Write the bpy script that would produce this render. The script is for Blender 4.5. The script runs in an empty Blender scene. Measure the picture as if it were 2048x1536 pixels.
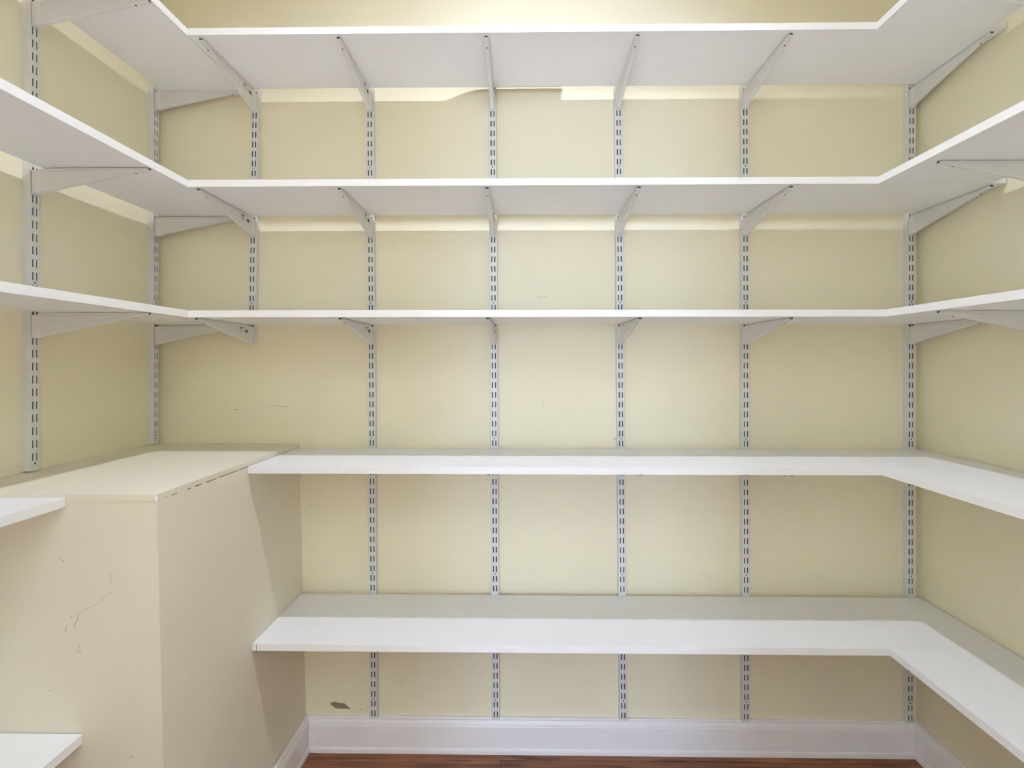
import bpy, bmesh, math, random
from mathutils import Vector
random.seed(7)
scene = bpy.context.scene
col = scene.collection
# ---------------------------------------------------------------- camera
H = 1.2865                       # eye height above the floor
cam_d = bpy.data.cameras.new('camera'); cam = bpy.data.objects.new('camera', cam_d); col.objects.link(cam)
cam.location = (0, 0, H); cam.rotation_euler = (math.pi/2, 0, 0.0136)
cam_d.sensor_width = 36.0; cam_d.lens = 1029.68/2048*36.0
cam_d.shift_x = (1024-1031.93)/2048; cam_d.shift_y = (725.97-768)/2048
cam_d.clip_start = 0.02; cam_d.clip_end = 50
scene.camera = cam
# ---------------------------------------------------------------- colour management, world, big lights
vs = scene.view_settings
vs.view_transform = 'Standard'; vs.look = 'None'; vs.gamma = 1; vs.use_curve_mapping = False
vs.exposure = 0.31
scene.cycles.max_bounces = 16; scene.cycles.diffuse_bounces = 12
world = bpy.data.worlds.new('world'); scene.world = world; world.use_nodes = True
world.node_tree.nodes['Background'].inputs[0].default_value = (0.75, 0.85, 1.0, 1)
world.node_tree.nodes['Background'].inputs[1].default_value = 0.6
FILL_COLOUR = (0.68, 0.90, 1.24)  # tint of the added side fill
HALL_Y = -5.2                    # far wall of the room outside the door
def hall_area_light(name, x, z, w, h, power, colour):
    l = bpy.data.lights.new(name, 'AREA'); l.shape = 'RECTANGLE'; l.size = w; l.size_y = h
    l.energy = power; l.color = colour
    o = bpy.data.objects.new(name, l); col.objects.link(o)
    o.location = (x, HALL_Y+0.06, z); o.rotation_euler = (math.pi/2, 0, 0)
    return o
SIDE_FILLS = [(-0.92, 1.45, 0.95, 2.1)]         # made-up window fill, both long hall walls: y, z, width, height
for i, (y, z, w, h) in enumerate(SIDE_FILLS):
    for s in (-1, 1):
        o = hall_area_light('window_daylight', 0, z, w, h, 120 if s < 0 else 680, FILL_COLOUR)  # added fill that bounces off the hall into the closet
        o.location = (s*2.54, y, z); o.rotation_euler = (math.pi/2, 0, s*math.pi/2)
WINDOWS = [(-0.62, 1.20, 0.75, 1.80)]
for i, (x, z, w, h) in enumerate(WINDOWS):
    o = hall_area_light('window_daylight', x, z, w, h, 76, (0.66, 0.88, 1.30))
LAMP_A = 4000.0                  # closet bulb radiance
LAMP_B = 1200.0                   # bulbs in the room outside the door
WARM = (0.90, 0.97, 1.15)

# ---------------------------------------------------------------- helpers
def tag(o, label=None, cat=None, group=None, kind=None):
    if label: o['label'] = label
    if cat: o['category'] = cat
    if group: o['group'] = group
    if kind: o['kind'] = kind
    return o
def link(name, me, mat=None, parent=None):
    o = bpy.data.objects.new(name, me); col.objects.link(o)
    if mat is not None and len(me.materials) == 0: me.materials.append(mat)
    if parent is not None: o.parent = parent
    return o
def mesh(name, verts, faces, mat=None, parent=None, smooth=False):
    me = bpy.data.meshes.new(name); me.from_pydata([tuple(v) for v in verts], [], faces); me.validate()
    bm = bmesh.new(); bm.from_mesh(me); bmesh.ops.recalc_face_normals(bm, faces=bm.faces); bm.to_mesh(me); bm.free()
    if smooth:
        for p in me.polygons: p.use_smooth = True
    return link(name, me, mat, parent)
def empty(name, loc=(0,0,0), rz=0.0):
    o = bpy.data.objects.new(name, None); col.objects.link(o); o.location = loc; o.rotation_euler = (0,0,rz)
    o.empty_display_size = 0.05
    return o
def box_vf(x0, x1, y0, y1, z0, z1):
    v = [(x0,y0,z0),(x1,y0,z0),(x1,y1,z0),(x0,y1,z0),(x0,y0,z1),(x1,y0,z1),(x1,y1,z1),(x0,y1,z1)]
    f = [(0,3,2,1),(4,5,6,7),(0,1,5,4),(1,2,6,5),(2,3,7,6),(3,0,4,7)]
    return v, f
def box(name, x0, x1, y0, y1, z0, z1, mat, parent=None, bevel=0.0):
    v, f = box_vf(x0,x1,y0,y1,z0,z1)
    o = mesh(name, v, f, mat, parent)
    if bevel > 0:
        bm = bmesh.new(); bm.from_mesh(o.data)
        bmesh.ops.bevel(bm, geom=bm.edges[:], offset=bevel, segments=2, affect='EDGES', profile=0.7)
        bm.to_mesh(o.data); bm.free()
    return o
def boxes(name, lst, mat, parent=None):
    V, F = [], []
    for b in lst:
        v, f = box_vf(*b); n = len(V); V += v; F += [tuple(i+n for i in q) for q in f]
    return mesh(name, V, F, mat, parent)
def prism_x(name, prof, x0, x1, mat, parent=None, m0=0.0, m1=0.0):
    """profile [(t, z)] (t = distance in front of the wall at y=0, towards -Y), swept along X, ends mitred by m*t"""
    n = len(prof)
    V = [(x0+m0*t, -t, z) for t, z in prof] + [(x1-m1*t, -t, z) for t, z in prof]
    F = [(i, (i+1) % n, n+(i+1) % n, n+i) for i in range(n)] + [tuple(range(n)), tuple(range(2*n-1, n-1, -1))]
    return mesh(name, V, F, mat, parent)
def cyl(name, r, h, mat, parent=None, seg=16, loc=(0,0,0), axis='Z', r2=None):
    bm = bmesh.new()
    bmesh.ops.create_cone(bm, cap_ends=True, segments=seg, radius1=r, radius2=r if r2 is None else r2, depth=h)
    me = bpy.data.meshes.new(name)
    if axis == 'Y': bmesh.ops.rotate(bm, verts=bm.verts, matrix=__import__('mathutils').Matrix.Rotation(math.pi/2, 3, 'X'))
    if axis == 'X': bmesh.ops.rotate(bm, verts=bm.verts, matrix=__import__('mathutils').Matrix.Rotation(math.pi/2, 3, 'Y'))
    bmesh.ops.translate(bm, verts=bm.verts, vec=loc)
    bm.to_mesh(me); bm.free()
    return link(name, me, mat, parent)

# ---------------------------------------------------------------- materials
def new_mat(name):
    m = bpy.data.materials.new(name); m.use_nodes = True
    nt = m.node_tree; b = nt.nodes['Principled BSDF']
    return m, nt, b
def paint(name, rgb, rough=0.6, var=0.03, scale=6.0, bump=0.03, bscale=350.0, spec=0.3):
    m, nt, b = new_mat(name)
    tc = nt.nodes.new('ShaderNodeTexCoord')
    n = nt.nodes.new('ShaderNodeTexNoise'); n.inputs['Scale'].default_value = scale; n.inputs['Detail'].default_value = 4
    nt.links.new(tc.outputs['Object'], n.inputs['Vector'])
    r = nt.nodes.new('ShaderNodeValToRGB')
    r.color_ramp.elements[0].position = 0.3; r.color_ramp.elements[1].position = 0.7
    r.color_ramp.elements[0].color = tuple(c*(1-var) for c in rgb)+(1,)
    r.color_ramp.elements[1].color = tuple(min(1, c*(1+var)) for c in rgb)+(1,)
    nt.links.new(n.outputs['Fac'], r.inputs['Fac']); nt.links.new(r.outputs['Color'], b.inputs['Base Color'])
    b.inputs['Roughness'].default_value = rough; b.inputs['Specular IOR Level'].default_value = spec
    if bump > 0:
        n2 = nt.nodes.new('ShaderNodeTexNoise'); n2.inputs['Scale'].default_value = bscale
        nt.links.new(tc.outputs['Object'], n2.inputs['Vector'])
        bp = nt.nodes.new('ShaderNodeBump'); bp.inputs['Strength'].default_value = bump; bp.inputs['Distance'].default_value = 0.002
        nt.links.new(n2.outputs['Fac'], bp.inputs['Height']); nt.links.new(bp.outputs['Normal'], b.inputs['Normal'])
    return m
M = {}
M['wall'] = paint('cream_wall_paint', (0.795, 0.742, 0.56), 0.55, 0.02, 3.0, 0.06, 420)
M['bulkhead'] = paint('pale_bulkhead_paint', (0.74, 0.70, 0.58), 0.6, 0.02, 3.0, 0.06, 420)
M['melamine'] = paint('white_melamine', (0.81, 0.815, 0.835), 0.42, 0.012, 9.0, 0.015, 900, 0.35)
M['edge'] = paint('white_edge_banding', (0.815, 0.815, 0.815), 0.4, 0.01, 9.0, 0.0)
M['steel'] = paint('white_powder_coated_steel', (0.68, 0.675, 0.66), 0.42, 0.02, 40.0, 0.02, 1500, 0.4)
M['zinc'] = paint('dull_unpainted_steel', (0.045, 0.042, 0.036), 0.7, 0.08, 60.0, 0.0)  # near-black for shade in slots and arm ends, and the banding joint
M['dark'] = paint('dark_screw_steel', (0.05, 0.045, 0.04), 0.5, 0.1, 80.0, 0.0)
M['trim'] = paint('white_trim_paint', (0.84, 0.825, 0.835), 0.35, 0.02, 12.0, 0.02, 300, 0.4)
M['white'] = paint('white_ceiling_paint', (0.82, 0.82, 0.80), 0.7, 0.01, 3.0, 0.05, 300)
M['hall'] = paint('pale_hall_paint', (0.80, 0.78, 0.73), 0.7, 0.01, 3.0, 0.0)
M['paper'] = paint('label_paper', (0.72, 0.71, 0.66), 0.6, 0.03, 120.0, 0.0)
M['ink'] = paint('label_ink', (0.07, 0.065, 0.06), 0.6, 0.2, 300.0, 0.0)
M['ink_pale'] = paint('label_ink_pale', (0.33, 0.32, 0.29), 0.6, 0.2, 300.0, 0.0)
M['plaster'] = paint('bare_grey_plaster', (0.27, 0.225, 0.165), 0.9, 0.25, 160.0, 0.3, 700)
M['scuff'] = paint('grey_scuff', (0.50, 0.45, 0.33), 0.8, 0.2, 200.0, 0.0)
M['cardboard'] = paint('tan_cardboard', (0.46, 0.37, 0.24), 0.8, 0.05, 60.0, 0.1, 400)
M['baffle'] = paint('black_baffle', (0.03, 0.03, 0.03), 0.6, 0.05, 20.0, 0.0)
M['caulk'] = paint('white_caulk', (0.84, 0.83, 0.81), 0.5, 0.01, 20.0, 0.0)
def bulb_mat(name, strength):
    m, nt, b = new_mat(name)
    b.inputs['Base Color'].default_value = (0.9, 0.9, 0.88, 1)
    b.inputs['Emission Color'].default_value = WARM+(1,); b.inputs['Emission Strength'].default_value = strength
    return m
def wood(name):
    m, nt, b = new_mat(name)
    tc = nt.nodes.new('ShaderNodeTexCoord'); info = nt.nodes.new('ShaderNodeObjectInfo')
    add = nt.nodes.new('ShaderNodeVectorMath'); add.operation = 'ADD'
    sc = nt.nodes.new('ShaderNodeVectorMath'); sc.operation = 'SCALE'; sc.inputs[3].default_value = 37.0
    cmb = nt.nodes.new('ShaderNodeCombineXYZ')
    for k in range(3): nt.links.new(info.outputs['Random'], cmb.inputs[k])
    nt.links.new(cmb.outputs[0], sc.inputs[0])
    nt.links.new(tc.outputs['Object'], add.inputs[0]); nt.links.new(sc.outputs[0], add.inputs[1])
    mp = nt.nodes.new('ShaderNodeMapping'); mp.inputs['Scale'].default_value = (3.0, 40.0, 10.0)
    nt.links.new(add.outputs[0], mp.inputs['Vector'])
    n = nt.nodes.new('ShaderNodeTexNoise'); n.inputs['Scale'].default_value = 1.6; n.inputs['Detail'].default_value = 8; n.inputs['Distortion'].default_value = 0.6
    nt.links.new(mp.outputs[0], n.inputs['Vector'])
    r = nt.nodes.new('ShaderNodeValToRGB'); e = r.color_ramp.elements
    e[0].position = 0.30; e[0].color = (0.10, 0.032, 0.013, 1); e[1].position = 0.72; e[1].color = (0.40, 0.15, 0.06, 1)
    nt.links.new(n.outputs['Fac'], r.inputs['Fac'])
    hs = nt.nodes.new('ShaderNodeHueSaturation')
    mr = nt.nodes.new('ShaderNodeMapRange'); mr.inputs[3].default_value = 0.8; mr.inputs[4].default_value = 1.2
    nt.links.new(info.outputs['Random'], mr.inputs[0]); nt.links.new(mr.outputs[0], hs.inputs['Value'])
    nt.links.new(r.outputs['Color'], hs.inputs['Color']); nt.links.new(hs.outputs[0], b.inputs['Base Color'])
    b.inputs['Roughness'].default_value = 0.4
    return m
M['wood'] = wood('red_brown_oak')
M['subfloor'] = paint('dark_subfloor', (0.03, 0.015, 0.01), 0.9, 0.1, 30, 0)

# ---------------------------------------------------------------- dimensions (metres, floor at z=0, camera above x=y=0)
D = 1.7068; XL = -1.2231; XR = 1.2906; YF = -0.25; CEIL = 3.10
G = 0.0200                      # depth of the slotted uprights
T = 0.019                       # shelf thickness
ZS = [H+z for z in (0.8923, 0.4794, 0.1243, -0.2993, -0.7792)]      # underside of the five shelf levels
XIR = [0.9464, 0.9501, 0.9696, 0.9557, 0.9763]
XIL = -0.9128
YFU = D-0.318; YFL = D-0.3233   # front edges of the upper and lower back shelves
YB = 1.0387; ZB = H-0.2678      # bulkhead front face and top
def xb(z): return -0.7527-0.025*(z-H)
BB_H = 0.1164
DX0, DX1, DZ = -0.34, 0.26, 2.44                                     # door opening

# ---------------------------------------------------------------- the room
def struct(o): o['kind'] = 'structure'; return o
wt = 0.10
wall_back = struct(box('wall_back', XL-wt, XR+wt, D, D+wt, -0.02, CEIL, M['wall']))
wall_left = struct(box('wall_left', XL-wt, XL, YF, D, -0.02, CEIL, M['wall']))
wall_right = struct(box('wall_right', XR, XR+wt, YF, D, -0.02, CEIL, M['wall']))
wall_front = struct(boxes('wall_front', [(-2.6, DX0, YF-wt, YF, -0.02, CEIL), (DX1, 2.6, YF-wt, YF, -0.02, CEIL),
                                         (DX0, DX1, YF-wt, YF, DZ, CEIL)], M['wall']))
ceiling = struct(box('ceiling', -2.7, 2.7, HALL_Y-wt, D+wt, CEIL, CEIL+0.1, M['white']))
struct(box('wall_hall_left', -2.7, -2.6, HALL_Y, YF-wt, -0.02, CEIL, M['hall']))
struct(box('wall_hall_right', 2.6, 2.7, HALL_Y, YF-wt, -0.02, CEIL, M['hall']))
def hall_end():
    xs = sorted([-2.7, 2.7]+[c for w in WINDOWS for c in (w[0]-w[2]/2, w[0]+w[2]/2)])
    L = []
    for i in range(len(xs)-1):
        a, b = xs[i], xs[i+1]
        if i % 2 == 0: L.append((a, b, HALL_Y-wt, HALL_Y, -0.02, CEIL))
        else:
            z0 = WINDOWS[0][1]-WINDOWS[0][3]/2; z1 = WINDOWS[0][1]+WINDOWS[0][3]/2
            L.append((a, b, HALL_Y-wt, HALL_Y, -0.02, z0)); L.append((a, b, HALL_Y-wt, HALL_Y, z1, CEIL))
    return L
struct(boxes('wall_hall_far', hall_end(), M['hall']))
for i, (x, z, w, h) in enumerate(WINDOWS):
    x0, x1, z0, z1 = x-w/2, x+w/2, z-h/2, z+h/2; f = 0.05; y0, y1 = HALL_Y-wt, HALL_Y
    win = struct(boxes('window_%d' % (i+1), [(x0, x0+f, y0, y1, z0, z1), (x1-f, x1, y0, y1, z0, z1),
                 (x0+f, x1-f, y0, y1, z0, z0+f), (x0+f, x1-f, y0, y1, z1-f, z1)], M['trim']))
for i, (y, z, w, h) in enumerate(SIDE_FILLS):  # frames on solid wall around the added fill lights
    for s_ in (-1, 1):
        xa, xb_ = sorted((s_*2.6, s_*2.57)); f = 0.05
        struct(boxes('window_%d' % (2+2*i+(s_ > 0)), [(xa, xb_, y-w/2-f, y-w/2, z-h/2-f, z+h/2+f), (xa, xb_, y+w/2, y+w/2+f, z-h/2-f, z+h/2+f),
               (xa, xb_, y-w/2, y+w/2, z-h/2-f, z-h/2), (xa, xb_, y-w/2, y+w/2, z+h/2, z+h/2+f)], M['trim']))
# door casing around the opening (room side of the closet)
casing = struct(boxes('trim_1', [(DX0-0.07, DX0, YF, YF+0.016, 0, DZ+0.07), (DX1, DX1+0.07, YF, YF+0.016, 0, DZ+0.07),
                                 (DX0, DX1, YF, YF+0.016, DZ, DZ+0.07)], M['trim']))
# ---- floor of oak planks
floor = struct(box('floor', -2.7, 2.7, HALL_Y-wt, D+wt, -0.06, -0.019, M['subfloor']))
PW = 0.0826
plank_mesh = {}
def plank(x0, x1, y1, w):
    key = (round(x1-x0, 3), round(w, 4))
    if key not in plank_mesh:
        L = x1-x0
        v, f = box_vf(0.0004, L-0.0004, -w+0.0008, -0.0008, -0.019, 0.0)
        c = 0.0012
        for k in (4, 5, 6, 7):
            v[k] = (v[k][0]+(c if v[k][0] < L/2 else -c), v[k][1]+(c if v[k][1] < -w/2 else -c), 0.0)
        v2, _ = box_vf(0.0004, L-0.0004, -w+0.0008, -0.0008, -0.019, -0.0012)
        V = v2+v[4:]
        F = [(0,3,2,1),(0,1,5,4),(1,2,6,5),(2,3,7,6),(3,0,4,7),(4,5,9,8),(5,6,10,9),(6,7,11,10),(7,4,8,11),(8,9,10,11)]
        me = bpy.data.meshes.new('plank'); me.from_pydata(V, [], F); me.materials.append(M['wood']); plank_mesh[key] = me
    o = link('plank', plank_mesh[key], None, floor); o.location = (x0, y1, 0)
yedge = D-0.0385
rows = [(D, D-yedge)]
y = yedge
while y > YF-wt-0.2: rows.append((y, PW)); y -= PW
for k, (y1, w) in enumerate(rows):
    xs = [XL]
    x = XL+[0.55, 1.15, 0.85, 0.3][k % 4]
    while x < XR-0.2: xs.append(x); x += 1.2
    xs.append(XR)
    for a, b in zip(xs[:-1], xs[1:]): plank(a, b, y1, w)
y_in = y
struct(box('floor_hall', -2.6, 2.6, HALL_Y, y_in-0.001, -0.018, 0.0, M['wood']))

# ---- bulkhead (boxed-in corner)
zt = 0.012
bulk = empty('wall_bulkhead', (XL, YB, 0)); struct(bulk)
zt0 = ZB-zt-0.0025
def rel(v): return [(x-XL, y-YB, z) for x, y, z in v]
V = [(XL,YB,0),(xb(0),YB,0),(xb(0),D,0),(XL,D,0),(XL,YB,zt0),(xb(zt0),YB,zt0),(xb(zt0),D,zt0),(XL,D,zt0)]
mesh('bulkhead_body', rel(V), box_vf(0,1,0,1,0,1)[1], M['bulkhead'], bulk)
V = [(XL,YB-0.0012,zt0+0.0025),(xb(ZB)+0.0006,YB-0.0012,zt0+0.0025),(xb(ZB)+0.0006,D,zt0+0.0025),(XL,D,zt0+0.0025),
     (XL,YB-0.0012,ZB),(xb(ZB)+0.0006,YB-0.0012,ZB),(xb(ZB)+0.0006,D,ZB),(XL,D,ZB)]
mesh('top_panel', rel(V), box_vf(0,1,0,1,0,1)[1], M['bulkhead'], bulk)
# filler under the panel edge, broken here and there so that a dark crack shows in between
fill = []
for a, b in ((0.000, 0.018), (0.032, 0.045), (0.062, 0.096), (0.110, 0.122), (0.150, 0.163), (0.205, 0.214), (0.300, 0.306)):
    fill.append((xb(ZB)-0.03-XL, xb(ZB)+0.0004-XL, a-0.0008, b, zt0-0.0002, zt0+0.0027))
fill.append((0.0, xb(ZB)-XL, -0.0010, 0.03, zt0-0.0002, zt0+0.0027))
boxes('filler', fill, M['bulkhead'], bulk)
bm = bmesh.new(); bmesh.ops.create_icosphere(bm, subdivisions=2, radius=1)
for v in bm.verts: v.co = Vector((xb(ZB)-XL-0.0012+v.co.x*0.0028, 0.0002+v.co.y*0.0028, ZB-0.009+v.co.z*0.008))
me = bpy.data.meshes.new('corner_caulk'); bm.to_mesh(me); bm.free(); link('corner_caulk', me, M['caulk'], bulk)
# ---- baseboards
PROF = [(0, 0), (0.0180, 0), (0.0180, 0.010), (0.0168, 0.0150), (0.0140, 0.0180), (0.0140, 0.088), (0.0125, 0.0900), (0.0125, 0.092),
        (0.0118, 0.0955), (0.0100, 0.100), (0.0075, 0.1035), (0.0065, 0.1050), (0.0065, 0.1065), (0.0105, 0.1085), (0.0108, 0.1130), (0.0090, BB_H), (0, BB_H)]
bx0 = xb(0.05)
o = struct(prism_x('baseboard_back', PROF, bx0+0.0005, XR-0.0005, M['trim'], None, 1.0, 1.0)); o.location = (0, D, 0)
o = struct(prism_x('baseboard_right', PROF, -D, -(YF+0.02), M['trim'], None, 1.0, 0.0)); o.location = (XR, 0, 0); o.rotation_euler = (0, 0, -math.pi/2)
o = struct(prism_x('baseboard_left', PROF, YB+0.001, D, M['trim'], None, 0.0, 1.0)); o.location = (bx0, 0, 0); o.rotation_euler = (0, 0, math.pi/2)

# ---------------------------------------------------------------- slotted uprights
PITCH = 0.03175; PH = H-0.390; SL = 0.0190; SW = 0.0034; UW = 0.0235
def upright_mesh(z0, z1):
    """channel, local origin at the wall, faces -Y; z absolute"""
    xs = [-UW/2, -0.005-SW/2, -0.005+SW/2, 0.005-SW/2, 0.005+SW/2, UW/2]
    k0 = math.ceil((z0+0.012-PH)/PITCH); zs = [z0]; slots = []
    k = k0
    while PH+k*PITCH+SL/2 < z1-0.006:
        c = PH+k*PITCH; zs += [c-SL/2, c+SL/2]; slots.append(len(zs)-2); k += 1
    zs.append(z1)
    V = []; F = []
    nx = len(xs)
    for z in zs:
        for x in xs: V.append((x, -G, z))
    for j in range(len(zs)-1):
        for i in range(nx-1):
            if i in (1, 3) and j in slots: continue
            F.append((j*nx+i, j*nx+i+1, (j+1)*nx+i+1, (j+1)*nx+i))
    dep = 0.0009
    for j in slots:
        for i in (1, 3):
            q = [j*nx+i, j*nx+i+1, (j+1)*nx+i+1, (j+1)*nx+i]; n = len(V)
            V += [(V[a][0], -G+dep, V[a][2]) for a in q]
            for a in range(4): F.append((q[a], q[(a+1) % 4], n+(a+1) % 4, n+a))
    # rounded shoulders and sides of the channel
    side = [(UW/2, -G), (UW/2+0.0006, -G+0.0007), (UW/2+0.0008, -G+0.002), (UW/2+0.0008, 0.0)]
    for s in (-1, 1):
        n = len(V)
        for z in (z0, z1):
            for x, yv in side: V.append((s*x, yv, z))
        for a in range(3): F.append((n+a, n+a+1, n+4+a+1, n+4+a))
    # bottom and top plates
    n = len(V)
    V += [(-UW/2, -G, z0), (UW/2, -G, z0), (UW/2, 0, z0), (-UW/2, 0, z0), (-UW/2, -G, z1), (UW/2, -G, z1), (UW/2, 0, z1), (-UW/2, 0, z1)]
    F += [(n, n+1, n+2, n+3), (n+4, n+5, n+6, n+7)]
    return V, F
SCREW_Z = [PH+0.016+PITCH*n-0.000 for n in (32, 18, 4, -10, -23)]
screw_me = None
def upright(loc, rz, z0, z1, label, group, tilt=0.0):
    global screw_me
    e = empty('shelf_upright', (loc[0], loc[1], 0), rz)
    tag(e, label, 'upright', group)
    V, F = upright_mesh(z0, z1)
    zm = H
    V = [(x+tilt*(z-zm), y, z) for x, y, z in V]
    mesh('channel', V, F, M['steel'], e)
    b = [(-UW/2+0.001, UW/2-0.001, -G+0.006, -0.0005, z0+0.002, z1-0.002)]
    bo = boxes('backing', b, M['zinc'], e)  # near-black plate stands in for the shade inside the slots
    for v in bo.data.vertices: v.co.x += tilt*(v.co.z-zm)
    for z in SCREW_Z:
        if z0+0.01 < z < z1-0.01 and not any(abs(z-(s-0.032)) < 0.032 for s in ZS):
            o = cyl('screw', 0.0019, 0.0012, M['dark'], e, 12, axis='Y') if screw_me is None else link('screw', screw_me, None, e)
            screw_me = o.data
            o.location = (tilt*(z-zm), -G-0.0004, z)
    return e
ORD = ['first', 'second', 'third', 'fourth', 'fifth', 'sixth']
UX = [-0.8984, -0.4992, -0.0954, 0.3188, 0.7256, 1.2587]
UT = [0.0157, -0.0065, -0.0055, -0.0081, -0.0017, 0.002]
ZTOP = ZS[0]+0.012
UB = [H+0.064]+[BB_H+0.0015]*5
grp_u = 'slotted white shelf uprights'
for i in range(6):
    lab = ['short white slotted upright on the back wall, ending under the third shelf',
           'long white slotted upright on the back wall, beside the bulkhead',
           'long white slotted back wall upright, second one along from the bulkhead',
           'long white slotted back wall upright, third one along from the bulkhead',
           'long white slotted back wall upright, fourth one along from the bulkhead',
           'long white slotted back wall upright in the corner farthest from the bulkhead'][i]
    upright((UX[i], D), 0.0, UB[i], ZTOP, lab, grp_u, UT[i])
YLN = 1.2528; YLF = D-0.034; YRN = 1.235
upright((XL, YLN), math.pi/2, ZB+0.003, ZTOP, 'white slotted upright standing above the bulkhead, near its open end', grp_u)
upright((XL, YLF), math.pi/2, ZB+0.003, ZTOP, 'white slotted upright standing above the bulkhead, in the wall corner', grp_u)
upright((XR, YRN), -math.pi/2, BB_H+0.0015, ZTOP, 'white slotted upright on the side wall facing the bulkhead', grp_u)

# ---------------------------------------------------------------- shelf brackets
BL = 0.286; BHT = 0.064
def bracket_proto():
    st = [(-0.0012, 0.0185, BHT), (-0.011, 0.0185, BHT-0.0005), (-0.020, 0.0125, BHT-0.004)]
    for k in range(1, 9):
        t = k/8; yv = -0.020-t*(BL-0.032)
        st.append((yv, 0.0125-0.0015*t, (BHT-0.004)*(1-t)+0.0095*t-0.001*math.sin(math.pi*t)))
    st += [(-BL+0.004, 0.0105, 0.0080), (-BL+0.0006, 0.0095, 0.0050), (-BL, 0.0085, 0.0034)]
    V = []; F = []
    for yv, w, h in st:
        a = w/2; zt_ = -0.0062 if yv > -0.016 else (-0.0030 if yv > -0.022 else -0.0017); c = min(0.0025, h*0.3); cr = max(-zt_+0.0006, min(0.0080, h*0.35))
        ring = [(-a+0.0009, zt_), (-a+0.0009, -cr), (-a, -cr-0.0008), (-a, -h+c), (-a+c*0.35, -h+c*0.3), (-a+c, -h),
                (a-c, -h), (a-c*0.35, -h+c*0.3), (a, -h+c), (a, -cr-0.0008), (a-0.0009, -cr), (a-0.0009, zt_)]
        V += [(x, yv, z) for x, z in ring]
    n = 12
    for s in range(len(st)-1):
        for i in range(n):
            F.append((s*n+i, s*n+(i+1) % n, (s+1)*n+(i+1) % n, (s+1)*n+i))
    F.append(tuple(range(n))); F.append(tuple((len(st)-1)*n+i for i in range(n-1, -1, -1)))
    return V, F
Vb, Fb = bracket_proto()
P = empty('shelf_bracket')
body = mesh('arm', Vb, Fb, M['steel'], P)
body.data.materials.append(M['zinc'])
for p_ in body.data.polygons:
    if p_.center.y < -BL+0.0003: p_.material_index = 1       # end face coloured near-black as the shade inside the folded arm
# hooks that reach through the slots of the upright
boxes('hook', [(s*0.005-0.0011, s*0.005+0.0011, -0.001, 0.0045, z-0.013, z) for s in (-1, 1) for z in (-0.012, -0.044)], M['steel'], P)
boxes('top_slot_gap', [(s*0.005-0.0018, s*0.005+0.0018, -0.0006, 0.0002, -0.0062, 0.0010) for s in (-1, 1)], M['zinc'], P)  # near-black blocks painted as the shade in slots above the bracket
hole = cyl('screw', 0.0022, 0.0012, M['dark'], P, 12, loc=(0, -BL+0.034, -0.0137))  # near-black disc stands in for shade in an open screw hole
hole.rotation_euler = (0, 0, 0)
lab_x = 0.0125/2+0.0002
pl = boxes('price_label', [(lab_x-0.0006, lab_x+0.0003, -0.082, -0.030, -0.0300, -0.0105)], M['paper'], P)
ink = [(-0.081, -0.064, -0.0135, -0.0112), (-0.081, -0.068, -0.0170, -0.0150), (-0.063, -0.059, -0.0130, -0.0115)]
boxes('printed_heading', [(lab_x+0.0003, lab_x+0.0005, a, b, z0, z1) for a, b, z0, z1 in ink], M['ink'], pl)
pale = [(-0.081, -0.071, -0.0205, -0.0193), (-0.081, -0.069, -0.0232, -0.0221), (-0.081, -0.072, -0.0260, -0.0249), (-0.068, -0.060, -0.0240, -0.0220), (-0.058, -0.054, -0.0240, -0.0222)]
boxes('printed_lines', [(lab_x+0.0003, lab_x+0.0005, a, b, z0, z1) for a, b, z0, z1 in pale], M['ink_pale'], pl)
bars = []; yv = -0.0500
while yv < -0.0335:
    w = random.choice([0.0006, 0.0009, 0.0014]); bars.append((lab_x+0.0003, lab_x+0.0005, yv, yv+w, -0.0270, -0.0170)); yv += w+random.choice([0.0005, 0.0008])
boxes('barcode', bars, M['ink'], pl)
proto_used = False
def bracket(loc, rz, label, group='white steel shelf brackets'):
    global proto_used
    if not proto_used:
        r = P; proto_used = True
    else:
        r = P.copy(); col.objects.link(r)
        for ch in P.children:
            c = ch.copy(); col.objects.link(c); c.parent = r
            for g in ch.children:
                d = g.copy(); col.objects.link(d); d.parent = c
    r.location = loc; r.rotation_euler = (0, 0, rz)
    tag(r, label, 'bracket', group)
LEV = ['top', 'second', 'third', 'fourth', 'lowest']
for k in range(5):
    for i in range(6):
        if k >= 3 and i == 0: continue
        where = ['on the short upright', 'on the upright beside the bulkhead', 'on the second upright from the bulkhead',
                 'on the third upright from the bulkhead', 'on the fourth upright from the bulkhead', 'in the far corner'][i]
        bracket((UX[i]+UT[i]*(ZS[k]-H), D-G, ZS[k]), 0.0, 'white steel bracket under the %s back shelf, %s' % (LEV[k], where))
for k in range(3):
    bracket((XL+G, YLN, ZS[k]), math.pi/2, 'white steel bracket under the %s shelf above the bulkhead, near its open end' % LEV[k])
    bracket((XL+G, YLF, ZS[k]), math.pi/2, 'white steel bracket under the %s shelf above the bulkhead, in the corner' % LEV[k])
for k in range(5):
    bracket((XR-G, YRN, ZS[k]), -math.pi/2, 'white steel bracket under the %s side shelf facing the bulkhead' % LEV[k])

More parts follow.
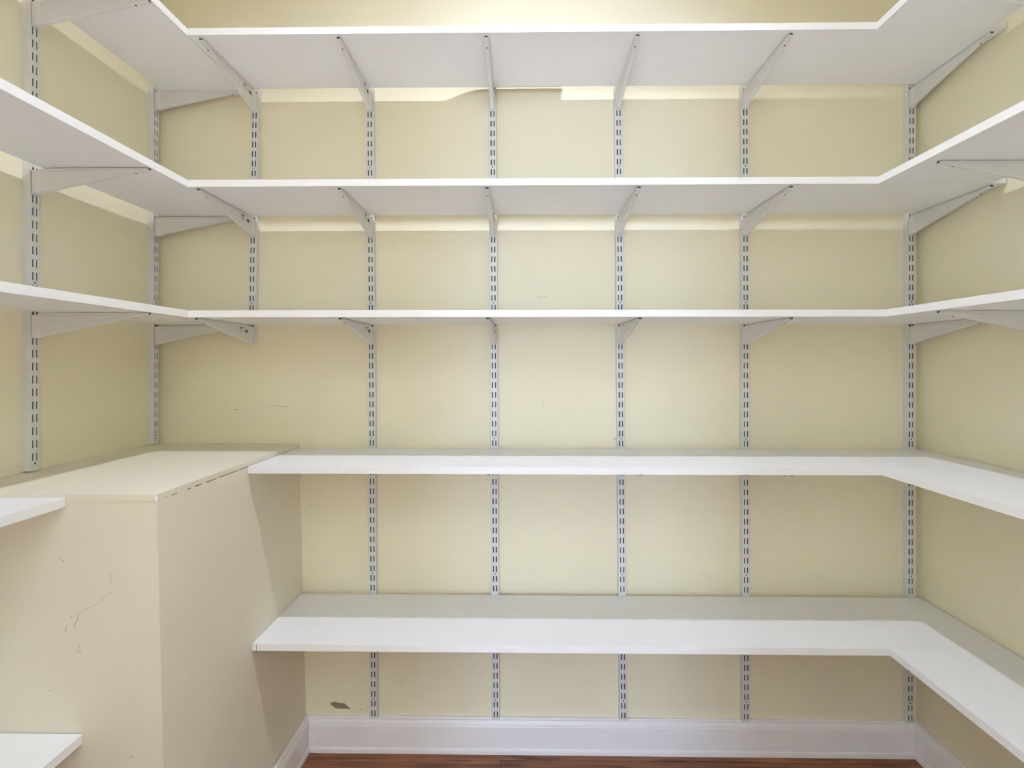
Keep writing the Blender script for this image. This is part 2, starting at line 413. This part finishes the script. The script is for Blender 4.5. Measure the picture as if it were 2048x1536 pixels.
# ---------------------------------------------------------------- shelf boards
GAP = 0.043
def board(x0, x1, y0, y1, z, label, group, edge_side, notch=None):
    """edge_side: '-Y', '+X' or '-X' = side that carries the edge banding"""
    e = empty('shelf_board', ((x0+x1)/2, (y0+y1)/2, z)); tag(e, label, 'shelf', group)
    cx, cy = (x0+x1)/2, (y0+y1)/2; t = 0.0012
    a = [x0-cx, x1-cx, y0-cy, y1-cy, 0.0, T]
    b = list(a)
    if edge_side == '-Y': a[2] += t; b[3] = a[2]
    if edge_side == '+X': a[1] -= t; b[0] = a[1]
    if edge_side == '-X': a[0] += t; b[1] = a[0]
    if notch is None: box('panel', *a, M['melamine'], e)
    else:
        yu = notch-cy; x1_ = a[1]; xn = XR-G-0.0015-cx
        pts = [(a[0], a[2]), (x1_, a[2]), (x1_, yu-0.0145), (xn, yu-0.0145), (xn, yu+0.0145), (x1_, yu+0.0145), (x1_, a[3]), (a[0], a[3])]
        V = [(x, y, 0.0) for x, y in pts]+[(x, y, T) for x, y in pts]; n = len(pts)
        mesh('panel', V, [tuple(range(n-1, -1, -1)), tuple(range(n, 2*n))]+[(i, (i+1) % n, n+(i+1) % n, n+i) for i in range(n)], M['melamine'], e)
    box('edge_banding', *b, M['edge'], e, 0.0004)
    return e
gu = 'white melamine shelf boards'
names = ['top', 'second', 'third', 'fourth', 'lowest']
YN = YF+0.02
for k in range(3):
    board(XL+GAP, XIL, YN, D-0.006, ZS[k]-[0.0015, 0, 0][k], 'long white %s shelf board running above the bulkhead' % names[k], gu, '+X')
    board(XIL+0.0006, XR-0.004, YFU, D-GAP, ZS[k], 'white %s shelf board across the back wall' % names[k], gu, '-Y')
    board(XIR[k], XR-GAP, YN, YFU-0.0006, ZS[k], 'white %s shelf board along the side wall facing the bulkhead' % names[k], gu, '-X')
for k in (3, 4):
    last = board(xb(ZS[k])+0.0008, XR-0.004, YFL, D-G-0.0015, ZS[k], 'white %s shelf board across the back wall, butting against the bulkhead' % names[k], gu, '-Y')
    board(XIR[k], XR-(0.013 if k == 3 else 0.004), YN, YFL-0.0006, ZS[k], 'white %s shelf board along the side wall facing the bulkhead' % names[k], gu, '-X', YRN)
    if k == 4:
        seam = box('banding_joint', 0, 0.0012, -0.0003, 0.0008, 0.0004, T-0.0006, M['zinc'], last)
        seam.location = (xb(ZS[4])+0.0115-last.location.x, YFL-last.location.y, 0)
for k, (x1, z) in enumerate([(-0.9331, H-0.2938), (-0.8972, H-0.7752)]):
    board(XL+0.001, x1, YN, YB-0.0016, z, 'white %s shelf board in front of the bulkhead face' % ['upper', 'lower'][k], gu, '+X')

# ---------------------------------------------------------------- sheet lying over the gap behind the top shelf
def sheet():
    zz = ZS[0]+T+0.0003
    pts = [(-0.225, D-0.12), (-0.238, D-GAP+0.001)]
    for k in range(1, 9):
        t = k/8; pts.append((-0.238+0.115*t, D-GAP+0.001+(GAP-0.006)*(1-(1-t)**2)))
    pts += [(0.128, D-0.005), (0.130, D-0.016), (0.119, D-0.027), (0.121, D-0.05), (0.125, D-0.12)]
    e = len(pts); cx = -0.05; cy = D-0.06
    V = [(x-cx, y-cy, 0) for x, y in pts]+[(x-cx, y-cy, 0.0018) for x, y in pts]
    F = [tuple(range(e-1, -1, -1)), tuple(range(e, 2*e))]+[(i, (i+1) % e, e+(i+1) % e, e+i) for i in range(e)]
    o = mesh('cardboard_sheet', V, F, M['cardboard']); o.location = (cx, cy, zz)
    tag(o, 'tan cardboard sheet lying over the gap behind the top back shelf', 'cardboard')
sheet()

# ---------------------------------------------------------------- lamps
def downlight(name, x, y, strength, label, group=None):
    e = empty(name, (x, y, CEIL)); tag(e, label, 'lamp', group)
    n = 32; dz = 0.034
    prof = [(0.0500, -0.0005), (0.0560, -0.0005), (0.0560, -dz), (0.0545, -dz-0.002), (0.0515, -dz-0.002), (0.0500, -dz), (0.0500, -0.0005)]
    V = [(r*math.cos(2*math.pi*a/n), r*math.sin(2*math.pi*a/n), z) for r, z in prof[:-1] for a in range(n)]
    k = len(prof)-1
    F = [(p*n+a, p*n+(a+1) % n, ((p+1) % k)*n+(a+1) % n, ((p+1) % k)*n+a) for p in range(k) for a in range(n)]
    sh = mesh('can', V, F, M['white'], e, False)
    sh.data.materials.append(M['baffle'])
    for p in sh.data.polygons:
        if all(abs(math.hypot(*sh.data.vertices[v].co[:2])-0.05) < 1e-4 for v in p.vertices): p.material_index = 1
    V = [(0.022*math.cos(2*math.pi*a/n), 0.022*math.sin(2*math.pi*a/n), z) for z in (-0.006, -0.0008) for a in range(n)]
    F = [tuple(range(n-1, -1, -1))]+[(a, (a+1) % n, n+(a+1) % n, n+a) for a in range(n)]
    mesh('diffuser', V, F, bulb_mat('glowing_diffuser', strength), e)
    return e
downlight('ceiling_lamp', -0.03, 0.706, LAMP_A, 'small round can downlight on the closet ceiling')
downlight('ceiling_lamp', -0.05, -1.80, LAMP_B, 'small round can downlight on the ceiling outside the door, nearer to it')
downlight('ceiling_lamp', -0.05, -3.00, LAMP_B, 'small round can downlight on the ceiling outside the door, farther from it')

# ---------------------------------------------------------------- marks and wear
F_ = 1029.68; CX = 1031.93; CY = 725.97
def on_back(u, v, Y):
    """a pixel of the photograph on the plane y = Y"""
    xp = (u-CX)/F_*Y; return (xp+(-0.0136)*Y, H-(v-CY)/F_*Y)
def blotch(name, pts, Y, mat, parent, off=0.0005):
    pts = [on_back(u, v, Y) for u, v in pts]; n = len(pts)
    V = [(x, Y-off, z) for x, z in pts]+[(x, Y+0.0005, z) for x, z in pts]
    F = [tuple(range(n))]+[(i, (i+1) % n, n+(i+1) % n, n+i) for i in range(n)]
    o = mesh(name, V, F, mat)
    if parent is not None:
        o.parent = parent; o.location = (-parent.location.x, -parent.location.y, -parent.location.z)
    return o
def stroke(pts, w):
    L = []; R = []
    for i, (u, v) in enumerate(pts):
        a = pts[max(0, i-1)]; b = pts[min(len(pts)-1, i+1)]
        dx, dy = b[0]-a[0], b[1]-a[1]; l = math.hypot(dx, dy) or 1
        L.append((u-dy/l*w/2, v+dx/l*w/2)); R.append((u+dy/l*w/2, v-dx/l*w/2))
    return L+R[::-1]
blotch('paint_chip', [(659,1413.5),(660.3,1408.7),(665,1407),(671.2,1407.4),(676,1409),(686,1409.5),(690.5,1412),(693,1415.5),(697,1418),(699,1420.5),(697,1421.5),(688,1420.5),(680,1420.8),(670,1420),(666,1417.5),(664,1415)], D, M['plaster'], wall_back)
for pts, w in (([(575,815),(556,812),(536,813)], 0.9), ([(463,819),(468,820.5),(473,820)], 1.6), ([(1228,877),(1231,877)], 3), ([(1086,805),(1088.5,805)], 2.4),
               ([(518,905),(523,904)], 2.0), ([(1075,596),(1085,592),(1094,594)], 1.0), ([(615,1012),(621,1012)], 1.5), ([(801,1371),(805,1362)], 1.0), ([(718,1421),(724,1421.5)], 1.5)):
    blotch('scuff_mark', stroke(pts, w), D, M['scuff'], wall_back, 0.0003)
for pts, w in (([(217,1192.5),(210,1192),(203,1196),(192,1208),(180,1215),(168,1221),(154,1228),(146,1233)], 0.9), ([(146,1236),(144,1248),(139,1254),(138,1263)], 1.5),
               ([(133,1237),(131,1242)], 1.3), ([(123,1257),(119,1270)], 1.3), ([(143,1307),(153,1313)], 1.6), ([(150,1295),(147,1304)], 0.9), ([(212,1152),(214,1170)], 0.8),
               ([(106,1121),(118,1128)], 1.4), ([(87,1389),(90,1389)], 3.2), ([(252,1521),(258,1522)], 1.8)):
    blotch('scuff_mark', stroke(pts, w), YB, M['scuff'], bulk, 0.0004)
